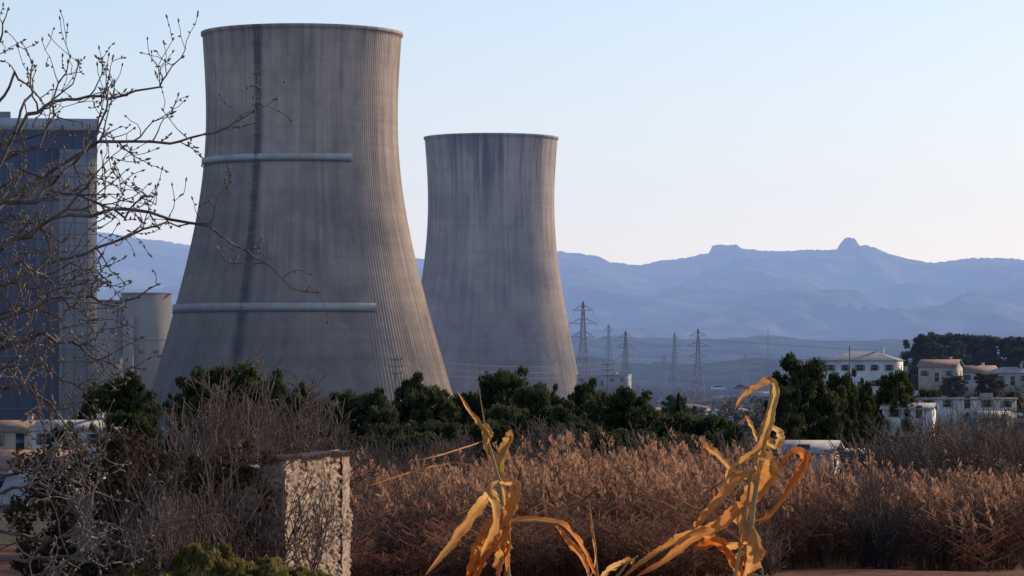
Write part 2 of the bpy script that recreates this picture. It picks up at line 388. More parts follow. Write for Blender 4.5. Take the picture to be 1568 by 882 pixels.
# ------------------------------------------------------------------ houses
def house(name,px,py,d,w,dep,h,roof='gable',rz=0,wall=M_white,roofm=M_tile,rows=2,cols=4,rh=1.6,chim=True,sidecols=2):
    p=P(px,py,d); root=empty(name,(p[0],d,p[2]),rz)
    mb=MB(); mb.box((0,0,h/2-1.5),(w,dep,h+3)); 
    if roof=='gable':
        mb.add([(-w/2,-dep/2,h),(-w/2,dep/2,h),(-w/2,0,h+rh-.05),(w/2,-dep/2,h),(w/2,dep/2,h),(w/2,0,h+rh-.05)],[[0,1,2],[3,5,4]])
    mb.obj('walls',[wall],root)
    mb=MB(); o=.45; t=.16
    if roof=='gable':
        k=rh/(dep/2); e=dep/2+o; ze=h-o*k+.03
        for sgn in (-1,1):
            v=[(-w/2-o,sgn*e,ze),(w/2+o,sgn*e,ze),(w/2+o,0,h+rh+.03),(-w/2-o,0,h+rh+.03)]
            v2=[(a,b,c+t) for a,b,c in v]
            mb.add(v+v2,[[0,1,2,3],[4,5,6,7],[0,1,5,4],[1,2,6,5],[2,3,7,6],[3,0,4,7]])
    elif roof=='hip':
        e=dep/2+o; W=w/2+o; r=max(.2,w/2-dep/2)
        mb.add([(-W,-e,h+.02),(W,-e,h+.02),(W,e,h+.02),(-W,e,h+.02),(-r,0,h+rh),(r,0,h+rh)],[[0,1,5,4],[2,3,4,5]])
        mb.add([(-W,-e,h+.02),(W,-e,h+.02),(W,e,h+.02),(-W,e,h+.02),(-r,0,h+rh),(r,0,h+rh)],[[1,2,5],[3,0,4]])
        mb.add([(-W,-e,h+.02),(W,-e,h+.02),(W,e,h+.02),(-W,e,h+.02)],[[0,3,2,1]])
    else:
        mb.box((0,0,h+.15),(w+.5,dep+.5,.3)); mb.box((w*.2,0,h+.7),(2.2,2,.9))
    mb.obj('roof',[roofm],root)
    wn=MB(); sh=MB(); fl=h/rows
    for r in range(rows):
        for c in range(cols):
            x=-w/2+(c+.5)*w/cols; z=fl*(r+.55)
            ww,wh=(.9,1.15) if (c+r)%3 else (1.2,1.2)
            if r==0 and c==cols//2: 
                wn.box((x,-dep/2-.01,1.05),(1.0,.1,2.1)); continue
            wn.box((x,-dep/2-.01,z),(ww,.12,wh)); wn.box((x,-dep/2-.05,z-wh/2-.06),(ww+.2,.2,.1),mat=1)
            for sg in (-1,1): sh.box((x+sg*(ww/2+.24),-dep/2-.04,z),(.4,.07,wh))
        for c in range(sidecols):
            y=-dep/2+(c+.5)*dep/sidecols; z=fl*(r+.55)
            for sg in (-1,1): wn.box((sg*(w/2+.01),y,z),(.12,.8,1.1))
    wn.obj('windows_and_door',[M_glass,wall],root)
    sh.obj('shutters',[M_shutter],root)
    if chim:
        mb=MB(); mb.box((w*.25,dep*.12,h+rh),(.6,.5,1.5)); mb.box((w*.25,dep*.12,h+rh+.8),(.75,.65,.12)); mb.obj('chimney',[wall],root)
    return root
house('apartment_house',1322,600,700,15.0,10,6.4,'hip',rad(-14),M_white,M_paleroof,2,5,1.9)
house('village_house',1440,584,820,9,8,3.6,'gable',rad(-20),M_cream,M_tile,1,3,1.5)
house('village_house',1405,580,850,7,7,3.8,'hip',rad(10),M_cream,M_tile,1,2,1.3,sidecols=1)
house('village_house',1492,588,840,10,8,2.9,'gable',rad(12),M_white,M_tile,1,3,1.5,sidecols=1)
house('village_house',1545,590,800,11,8,2.9,'hip',rad(-16),M_cream,M_paleroof,1,4,1.4,sidecols=1)
house('village_house',1600,585,820,10,8,4,'gable',rad(-16),M_cream,M_tile,1,4,1.5)
house('workshop_building',1480,625,600,17,8,1.5,'flat',rad(-6),M_white,M_paleroof,1,5,.4,chim=False,sidecols=1)
house('workshop_building',1392,640,560,8,6,1.5,'gable',rad(-14),M_white,M_paleroof,1,2,.8,chim=False,sidecols=1)
house('village_house',1515,655,520,6,5,1.6,'gable',rad(8),M_grey,M_paleroof,1,2,.8,chim=False,sidecols=1)
house('farm_outbuilding',1238,720,270,4.2,4.0,1.5,'gable',rad(-16),M_cream,M_paleroof,1,1,.7,chim=False,sidecols=1)
house('farm_outbuilding',1292,724,275,3.6,3.5,1.3,'gable',rad(-16),M_cream,M_paleroof,1,1,.5,chim=False,sidecols=1)
house('industrial_shed',925,590,1350,20,12,4,'flat',rad(-10),M_grey,M_paleroof,1,5,.5,chim=False)
hr=np.random.default_rng(77)
for k in range(20):
    px=900+k*17+hr.uniform(-8,8); d=hr.uniform(760,1400); g=float(G((px-HX)/F*d,d)); py=HY-(g+hr.uniform(.5,4.0))/d*F
    house('village_house',px,py,d,hr.uniform(6,11),hr.uniform(5,8),hr.uniform(2.4,3.6),['gable','hip','gable','flat'][k%4],rad(hr.uniform(-25,15)),
          [M_cream,M_grey,M_cream,M_white,M_grey][k%5],[M_tile,M_paleroof,M_tile][k%3],1,3,hr.uniform(.9,1.4),chim=(k%2==0),sidecols=1)
for k in range(8):
    px=1230+k*42+hr.uniform(-10,10); d=hr.uniform(880,1000); g=float(G((px-HX)/F*d,d)); py=HY-(g+1.5)/d*F
    house('village_house',px,py,d,hr.uniform(7,11),7,3.0,['gable','hip'][k%2],rad(hr.uniform(-25,15)),[M_cream,M_grey][k%2],M_tile,1,3,1.2,chim=(k%2==0),sidecols=1)
house('white_bungalow',122,688,380,8.5,7,2.2,'gable',rad(-10),M_white,M_paleroof,1,3,.9)
house('white_bungalow',25,690,400,6,6,2.4,'gable',rad(-10),M_cream,M_tile,1,2,1.0)
house('village_house',55,760,300,7,6,2.6,'gable',rad(-24),M_cream,M_tile,1,2,1.3,chim=True)
house('village_house',90,848,245,6.4,6,3.9,'gable',rad(-8),M_cream,M_paleroof,1,2,1.9,chim=True)

# ------------------------------------------------------------------ cars
def car(px,py,d,rz,col):
    p=P(px,py,d); root=empty('parked_car',p,rz)
    paint=mk('car_paint',col,col,1,rough=.3,spec=.5)
    def loft(prof,w0,w1,mat,name,zsplit):
        mb=MB(); n=len(prof); V=[]
        for sgn in (-1,1):
            for (x,z) in prof:
                w=w0 if z<=zsplit else w1
                V.append((x,sgn*w,z))
        mb.add(V,[[i,(i+1)%n,n+(i+1)%n,n+i] for i in range(n)])
        mb.add(V[:n],[list(range(n))[::-1]]); mb.add(V[n:],[list(range(n))]); 
        o=mb.obj(name,[mat],root); bv=o.modifiers.new('b','BEVEL'); bv.width=.06; bv.segments=2; return o
    loft([(-2.1,.3),(2.1,.3),(2.15,.6),(2.05,.82),(1.1,.95),(-1.9,.98),(-2.12,.85)],.86,.84,paint,'body',.7)
    loft([(1.0,.93),(.35,1.38),(-1.2,1.42),(-1.85,.95)],.78,.62,M_glass,'cabin_glass',1.1)
    loft([(.35,1.36),(.2,1.44),(-1.1,1.47),(-1.25,1.38)],.64,.6,paint,'roof_panel',1.4)
    mb=MB()
    for x in (-1.3,1.35):
        for y in (-.8,.8): mb.segs([[x,y-.1,.32,x,y+.1,.32,.32,.32]],14)
    mb.obj('wheels',[M_tyre],root)
for a in [(1556,668,520,rad(20),(.6,.6,.62)),(1562,650,540,rad(15),(.35,.36,.38)),(1545,640,560,rad(10),(.7,.7,.7)),(1272,634,600,rad(10),(.6,.6,.6)),
          (1300,632,610,rad(5),(.2,.22,.26)),(1322,630,600,rad(5),(.65,.65,.65)),(1100,598,950,rad(5),(.7,.7,.7)),(1135,597,960,0,(.25,.08,.07))]:
    car(*a)

# ------------------------------------------------------------------ pylons & wires
def pylon(px,pyt,d,name='electricity_pylon',rz=.3):
    g=float(G((px-HX)/F*d,d)); zt=(HY-pyt)/F*d; H=zt-g
    S=[]
    def half(z): t=z/H; return (3.6*(1-t/.62)+1.0*(t/.62))*H/40 if t<.62 else (1.0-(t-.62)/.38*.75)*H/40
    lv=[0,.14,.27,.38,.48,.56,.62,.68,.74,.80,.86,.92,1.0]; r=.13*H/40*(d/1500)**.3
    c=[(-1,-1),(1,-1),(1,1),(-1,1)]
    for a,b in zip(lv[:-1],lv[1:]):
        h0,h1=half(a*H),half(b*H)
        for i in range(4):
            j=(i+1)%4
            p=lambda k,h,z:(c[k][0]*h,c[k][1]*h,z)
            S.append([*p(i,h0,a*H),*p(i,h1,b*H),r,r]); S.append([*p(i,h0,a*H),*p(j,h1,b*H),r*.6,r*.6]); S.append([*p(j,h0,a*H),*p(i,h1,b*H),r*.6,r*.6])
            S.append([*p(i,h1,b*H),*p(j,h1,b*H),r*.6,r*.6])
    tips=[]
    for t,L in ((.68,5.2),(.80,6.6),(.92,4.6)):
        L*=H/40*.8
        for sg in (-1,1):
            h=half(t*H)
            tip=(sg*L,0,t*H+.2)
            for yy in (-h,h):
                S.append([sg*h,yy,t*H,*tip,r*.8,r*.6]); S.append([sg*h,yy,(t+.05)*H,*tip,r*.7,r*.5])
            S.append([sg*(h+L)/2,0,t*H+.1,sg*(h+L)/2,0,(t+.027)*H,r*.5,r*.5])
            S.append([*tip,tip[0],0,tip[2]-1.6*H/40,r*.7,r*.7]); tips.append((tip[0],0,tip[2]-1.6*H/40))
    mb=MB(); mb.segs(S,4)
    o=mb.obj(name,[M_steel],loc=((px-HX)/F*d,d,g)); o.rotation_euler[2]=rz
    return [np.array([t[0]*math.cos(rz)+(px-HX)/F*d, d+t[0]*math.sin(rz), t[2]+g]) for t in tips]
pl=[pylon(893,462,1650),pylon(932,497,2300,rz=.8),pylon(958,507,1600,rz=.5),pylon(1033,510,2000,rz=1.1),pylon(1069,504,1500,rz=.2),pylon(1017,543,2300),pylon(1141,541,2400)]
def pole(px,pyt,d,arms=True):
    g=float(G((px-HX)/F*d,d)); zt=(HY-pyt)/F*d; x=(px-HX)/F*d; H=zt-g
    S=[[0,0,0,0,0,H,.22,.11]]
    if arms:
        for z,L in ((H-.4,1.2),(H-1.8,1.4),(H-3.2,1.2)):
            S.append([-L,0,z,L,0,z,.09,.09])
            for s_ in (-L,L): S.append([s_,0,z,s_,0,z+.5,.12,.09])
    mb=MB(); mb.segs(S,6); mb.obj('utility_pole' if arms else 'radio_mast',[M_steel],loc=(x,d,g))
    return [np.array([x+s_,d,g+z+.55]) for z,L in ((H-.4,1.2),(H-1.8,1.4),(H-3.2,1.2)) for s_ in (-L,L)]
u1=pole(606,548,700); u2=pole(930,556,860); pole(1176,503,1700,False); pole(1301,530,660,False)
def wire(a,b,sag,r):
    t=np.linspace(0,1,15); p=a+(b-a)*t[:,None]; p[:,2]-=sag*4*t*(1-t)
    return [[*p[i],*p[i+1],r,r] for i in range(14)]
S=[]
for a,b in zip(u1,u2): S+=wire(a,b,1.5,.03)
for i in range(6):
    S+=wire(pl[0][i],pl[2][i],3,.05); S+=wire(pl[2][i],pl[4][i],3,.05); S+=wire(pl[1][i],pl[3][i],4,.05)
    S+=wire(pl[4][i],pl[4][i]+np.array([420,-350,0.]),9,.05)
mb=MB(); mb.segs(S,3); mb.obj('power_lines',[M_steel])

# ------------------------------------------------------------------ pines
def rdir(rng,n):
    a=rng.normal(size=(n,3)); return a/np.linalg.norm(a,axis=1)[:,None]
def pine_mesh(seed,dens=1.0,H=12.0,R=4.5):
    rng=np.random.default_rng(seed); mb=MB(); S=[]; k=8
    lean=rng.normal(size=2)*.5
    tp=[np.array([lean[0]*t*t+.15*math.sin(t*7+seed),lean[1]*t*t,H*.86*t]) for t in np.linspace(0,1,k)]
    for i in range(k-1): S.append([*tp[i],*tp[i+1],.28*(1-i/k)+.05,.28*(1-(i+1)/k)+.05])
    cl=[]
    nl=38
    for i in range(nl):
        u=.16+.78*(i+rng.random())/nl; a=i*2.4+rng.random()*.9
        base=np.array([np.interp(u*.95,np.linspace(0,.86,k),[q[j] for q in tp]) for j in range(3)])
        rr=R*max(.15,1-((u-.50)/.54)**2)**.55*(.55+.47*rng.random())
        end=base+np.array([math.cos(a)*rr,math.sin(a)*rr,.4+rng.random()*1.1])
        mid=(base+end)/2+[0,0,-.2]; S.append([*base,*mid,.09,.06]); S.append([*mid,*end,.06,.02])
        cl.append((end,.75+.7*rng.random())); 
        if rr>1.8: cl.append((mid+rng.normal(size=3)*.3+[0,0,.5],.7+.5*rng.random()))
        for _ in range(2): cl.append((end+rng.normal(size=3)*[.8,.8,.45],.4+.35*rng.random()))
    cl.append((tp[-1]+[0,0,.4],1.1)); cl.append((tp[-1]+[.5,0,.9],.8)); cl.append((tp[-1]+[-.6,.3,.5],.9))
    mb.segs(S,5,mat=1)
    for c,r in cl:
        n=int(150*r*r*dens)+18
        p=rdir(rng,n)*(rng.random(n)**.45)[:,None]*r*[1,1,.68]
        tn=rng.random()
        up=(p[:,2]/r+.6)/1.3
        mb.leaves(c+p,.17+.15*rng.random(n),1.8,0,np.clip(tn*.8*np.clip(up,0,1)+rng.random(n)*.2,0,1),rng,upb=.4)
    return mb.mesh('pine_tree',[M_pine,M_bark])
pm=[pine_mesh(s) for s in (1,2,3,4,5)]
def pine(px,top,wpx,d,i=None):
    x=(px-HX)/F*d; g=float(G(x,d)); zt=(HY-top)/F*d
    o=bpy.data.objects.new('pine_tree',pm[i if i is not None else RNG.integers(5)]); link(o)
    sc=wpx/F*d/8.6; o.location=(x,d,g-.2); o.scale=(sc,sc,(zt-g)/11.9); o.rotation_euler[2]=RNG.random()*6.28
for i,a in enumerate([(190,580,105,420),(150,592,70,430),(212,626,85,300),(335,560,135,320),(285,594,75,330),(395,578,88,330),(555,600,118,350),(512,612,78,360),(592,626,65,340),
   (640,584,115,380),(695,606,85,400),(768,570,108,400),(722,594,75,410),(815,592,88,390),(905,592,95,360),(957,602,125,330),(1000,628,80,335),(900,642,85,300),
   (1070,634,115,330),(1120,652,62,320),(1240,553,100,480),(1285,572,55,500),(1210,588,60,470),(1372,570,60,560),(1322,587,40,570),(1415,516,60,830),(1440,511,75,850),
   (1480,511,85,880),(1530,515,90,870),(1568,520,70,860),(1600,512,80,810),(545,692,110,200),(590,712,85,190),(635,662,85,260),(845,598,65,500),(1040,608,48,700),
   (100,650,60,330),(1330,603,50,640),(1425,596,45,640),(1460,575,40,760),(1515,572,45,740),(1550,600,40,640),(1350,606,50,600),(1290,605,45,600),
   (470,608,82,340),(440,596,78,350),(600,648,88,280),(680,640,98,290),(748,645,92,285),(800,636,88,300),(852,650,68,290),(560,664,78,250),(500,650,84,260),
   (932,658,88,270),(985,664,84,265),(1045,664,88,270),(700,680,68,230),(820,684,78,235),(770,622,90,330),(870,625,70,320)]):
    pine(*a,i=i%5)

def mass():
    rng=np.random.default_rng(11); mb=MB()
    def blob(x,y,g,h,w,n,tn):
        k=5; 
        for j in range(k):
            c=np.array([x+rng.normal()*w*.28,y+rng.normal()*w*.28,g+h*(.35+.5*rng.random())]); r=w*(.25+.18*rng.random())
            p=rdir(rng,n//k)*(rng.random(n//k)**.5)[:,None]*[r,r,r*.8]
            p[:,2]=np.maximum(p[:,2],g-c[2])
            mb.leaves(c+p,(.35+.35*rng.random(n//k))*w/5,1.4,0,np.clip(tn+rng.normal(size=n//k)*.15,0,1),rng)
        mb.segs([[x,y,g-.3,x,y,g+h*.6,.2,.1]],4,mat=1)
    for q in range(980):
        if q<620: d=430*math.exp(rng.random()*math.log(2400/430)); px=rng.uniform(-150,1720)
        else: d=rng.uniform(1250,2450); px=rng.uniform(840,1720)
        x=(px-HX)/F*d
        if (x+63)**2+(d-1025)**2<60**2 or (x+9)**2+(d-1522)**2<60**2: continue
        h=rng.uniform(3,7.5) if q<620 else rng.uniform(5,10); g=float(G(x,d))
        if 1230<px<1580 and 480<d<900: h=rng.uniform(1.5,3.6)
        blob(x,d,g,h,h*rng.uniform(.9,1.5)*(1 if q<620 else 1.3),150 if d<900 else 80,rng.random()*(1 if q<620 else .5))
    mb.obj('distant_woods',[M_olive,M_bark])
mass()
def cypress(px,top,d):
    rng=np.random.default_rng(int(px)); x=(px-HX)/F*d; g=float(G(x,d)); H=(HY-top)/F*d-g; mb=MB()
    n=1800; t=rng.random(n); a=rng.random(n)*6.28; r=H*.085*np.sin(np.clip(t*1.05,.08,1)*math.pi*.93+.15)*(.6+.4*rng.random(n))*(1+.2*np.sin(a*3+t*20))
    mb.leaves(np.c_[r*np.cos(a),r*np.sin(a),.5+t*(H-.5)],.3,2.2,0,rng.random(n)*.5,rng,upb=2)
    mb.segs([[0,0,-.3,0,0,H*.8,.15,.04]],5,mat=1); mb.obj('cypress_tree',[M_pine,M_bark],loc=(x,d,g))
cypress(1039,604,420); cypress(985,630,400)

# ------------------------------------------------------------------ bare shrubs
def grow(rng,p,d,L,r,lev,S,maxlev,spread=.55,kids=(3,5),upb=.15,curve=.12,steps=4,tips=None,minr=.004):
    p=np.array(p,float); d=np.array(d,float); d/=np.linalg.norm(d)
    st=L/steps
    for i in range(steps):
        d=d+rng.normal(size=3)*curve+[0,0,upb*.3]; d/=np.linalg.norm(d)
        q=p+d*st; ra=max(minr,r*(1-.6*i/steps)); rb=max(minr,r*(1-.6*(i+1)/steps))
        S.append([*p,*q,ra,rb]); p=q
        if lev<maxlev and i>=0:
            nk=rng.integers(kids[0],kids[1]+1)/steps
            nk=int(nk)+(rng.random()<nk-int(nk))
            for _ in range(nk):
                o=rng.normal(size=3); o-=d*o.dot(d); o/=np.linalg.norm(o)
                nd=d*math.cos(spread)+o*math.sin(spread)*(.7+.6*rng.random())+[0,0,upb]
                grow(rng,p,nd,L*(.45+.3*rng.random()),rb*.65,lev+1,S,maxlev,spread,kids,upb,curve,max(2,steps-1),tips,minr)
    if tips is not None: tips.append((p.copy(),d.copy()))
def shrub_proto(seed,H=3.0,stems=7,maxlev=3,minr=.009):
    rng=np.random.default_rng(seed); S=[]
    for i in range(stems):
        a=rng.random()*6.28; t=rng.random()*.9
        grow(rng,[rng.normal()*.15,rng.normal()*.15,-.1],[math.cos(a)*t,math.sin(a)*t,1],H*(.5+.25*rng.random()),.03,1,S,maxlev,minr=minr,kids=(4,6),curve=.18)
    return np.array(S)
protos=[shrub_proto(s) for s in range(20,26)]
def xf(S,x,y,z,rz,sx,sz,rs=1.0):
    ca,sa=math.cos(rz),math.sin(rz); T=S.copy()
    for o in (0,3):
        X=S[:,o]*ca-S[:,o+1]*sa; Y=S[:,o]*sa+S[:,o+1]*ca
        T[:,o]=X*sx+x; T[:,o+1]=Y*sx+y; T[:,o+2]=S[:,o+2]*sz+z
    T[:,6:]*=rs; return T
def thicket(name,items,mat=M_twig,tl=.2):
    rng=np.random.default_rng(len(items)); mb=MB()
    for (x,y,sc) in items:
        S=protos[rng.integers(len(protos))]
        mb.segs(xf(S,x,y,float(G(x,y)),rng.random()*6.28,sc*.9,sc,max(1,y/130)),3,tint=float(np.clip(rng.normal()*.2+tl,0,1)))
    return mb.obj(name,[mat])
rng=np.random.default_rng(5)
items=[]
for _ in range(230):
    d=rng.uniform(150,240); px=rng.uniform(540,1640); x=(px-HX)/F*d
    top=rng.uniform(640,715) if px>1320 else rng.uniform(686,735)
    if px<1340 and 1190<px: top=rng.uniform(734,750)
    sc=((HY-top)/F*d-float(G(x,d)))/3.0
    if sc>.3: items.append((x,d,min(sc,2.3)))
thicket('bare_shrub_thicket',items,tl=.12)
items=[]
for k in range(150):
    d=rng.uniform(92,135); u=rng.random()
    px=rng.uniform(1180,1620) if u<.45 else (rng.uniform(535,740) if u<.75 else rng.uniform(730,1180)); x=(px-HX)/F*d
    items.append((x,max(d,110) if px>1180 else d,rng.uniform(.35,1.0) if d>100 else rng.uniform(.3,.5)))
thicket('bare_bushes',items,tl=.1)
items=[]
for _ in range(80):
    d=rng.uniform(66,100); px=rng.uniform(160,455); x=(px-HX)/F*d
    if d<73 and px>420: continue
    top=np.interp(px,[140,200,300,420,470],[720,700,670,670,700])+rng.uniform(0,90)
    sc=((HY-top)/F*d-float(G(x,d)))/3.0
    items.append((x,d,max(.3,sc)))
thicket('bramble_thicket',items,tl=.05)
items=[]
for _ in range(12):
    d=rng.uniform(130,200); px=rng.uniform(-30,180); x=(px-HX)/F*d; items.append((x,d,rng.uniform(.25,.5)))
thicket('bare_hedge',items,tl=.2)

def bare_tree(name,px,d,top,w,seed,trunk=.09,maxlev=4,minr=.012):
    rng=np.random.default_rng(seed); x=(px-HX)/F*d; g=float(G(x,d)); H=(HY-top)/F*d-g; S=[]
    S.append([0,0,-.2,.05,0,H*.28,trunk,trunk*.8])
    for i in range(8):
        a=i*.8+rng.random(); t=.35+.65*rng.random()
        grow(rng,[.05,0,H*(.2+.12*rng.random())],[math.cos(a)*t,math.sin(a)*t,1],H*.5,trunk*.6,1,S,maxlev,spread=.65,kids=(4,6),upb=.10,curve=.16,minr=minr)
    S=np.array(S); mz=np.percentile(S[:,5],99.7); mx=np.percentile(np.abs(S[:,3]),96)
    S=xf(S,0,0,0,0,(w/2)/mx,H/mz)
    mb=MB(); mb.segs(S,4,tint=.25); mb.obj(name,[M_twig],loc=(x,d,g))
bare_tree('bare_tree',410,108,545,4.8,3,minr=.014,trunk=.13)
bare_tree('bare_tree',345,104,585,3.2,13,minr=.013,trunk=.10)
bare_tree('bare_tree',468,118,592,3.4,23,minr=.013,trunk=.10)
bare_tree('bare_sapling',478,66,722,1.2,4,trunk=.03,maxlev=3,minr=.006)
bare_tree('bare_sapling',300,62,705,1.3,5,trunk=.03,maxlev=3,minr=.006)
bare_tree('bare_sapling',250,60,735,1.2,6,trunk=.03,maxlev=3,minr=.006)
bare_tree('bare_tree',690,210,655,4.5,7,minr=.02)
bare_tree('bare_tree',850,230,640,5,17,minr=.02)
bare_tree('bare_tree',1140,240,660,5,27,minr=.02)
bare_tree('bare_tree',1470,150,655,4.5,8,minr=.018)
bare_tree('bare_tree',1350,170,640,5,9,minr=.02)
bare_tree('bare_tree',1410,190,636,5,19,minr=.02)
bare_tree('bare_tree',1530,140,636,4.5,10,minr=.018)

# ------------------------------------------------------------------ reeds
def reeds():
    rng=np.random.default_rng(9); n=11500
    px=rng.uniform(535,1660,n); d0=np.where(px<1150,86,109+4*np.sin(px*.02)); d=d0+(150-d0)*rng.random(n)**1.05
    x=(px-HX)/F*d; g=G(x,d)
    nv=np.array([fbm(a/2.0,b/5.0,3,3) for a,b in zip(x,d)]); nv2=np.array([fbm(a/.8,b/3.0,9,2) for a,b in zip(x,d)])
    keep=(nv>-.38)&((px<1230)|(rng.random(n)<.6))&((px>720)|(rng.random(n)<.75)); 
    d,px,x,g,nv,nv2=[q[keep] for q in (d,px,x,g,nv,nv2)]; n=len(d)
    hs=2.1*np.clip(1+.55*nv+.35*nv2+rng.normal(size=n)*.15,.35,1.7)
    hs*=np.interp(px,[535,640,760,1000,1200,1300,1660],[.85,.85,1.05,1.1,1.0,.8,.85])
    hs*=np.interp(d,[86,108],[.5,1.0])
    lean=np.c_[rng.normal(size=n)*.16-.08,rng.normal(size=n)*.14,np.ones(n)]
    b=np.c_[x,d,g]
    top=b+lean*hs[:,None]
    mid=b+lean*[.6,.6,1]*(hs*.5)[:,None]
    mb=MB(); tn=np.clip(rng.random(n)*.4+.5*nv,0,1)
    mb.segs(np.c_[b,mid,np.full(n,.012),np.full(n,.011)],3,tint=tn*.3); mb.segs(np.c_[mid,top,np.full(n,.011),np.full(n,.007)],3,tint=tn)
    for k in range(5):
        t=rng.uniform(.2,.95,n)[:,None]; p=b+(top-b)*t; a=rng.random(n)*6.28; L=rng.uniform(.25,.55,n)
        o=np.c_[np.cos(a),np.sin(a),np.full(n,.5)]*L[:,None]; e=p+o; e2=e+np.c_[np.cos(a)*.5,np.sin(a)*.5,np.full(n,-.5)]*(L*.6)[:,None]
        w=np.array([0,0,.016])+np.c_[-np.sin(a),np.cos(a),np.zeros(n)]*.013
        tk=tn*t[:,0]
        V=np.stack([p-w,p+w,e+w,e-w],1)
        mb.add(V.reshape(-1,3),(np.arange(n)*4)[:,None]+np.array([0,1,2,3]),0,np.repeat(tk,4))
        V=np.stack([e-w,e+w,e2],1); mb.add(V.reshape(-1,3),(np.arange(n)*3)[:,None]+np.array([0,1,2]),0,np.repeat(tk,3))
    pm_=(rng.random(n)<.36)&(d>98); tp=top[pm_]; m=len(tp); pt=tn[pm_]
    for k in range(7):
        c=tp+np.c_[rng.normal(size=m)*.04-.05*k/2,rng.normal(size=m)*.04,.05+.06*k+rng.random(m)*.04]
        mb.leaves(c,.07+.05*rng.random(m),2.6,0,np.clip(.3+pt+.35*rng.random(m),0,1),rng,upb=1.8)
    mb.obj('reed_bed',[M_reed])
reeds()

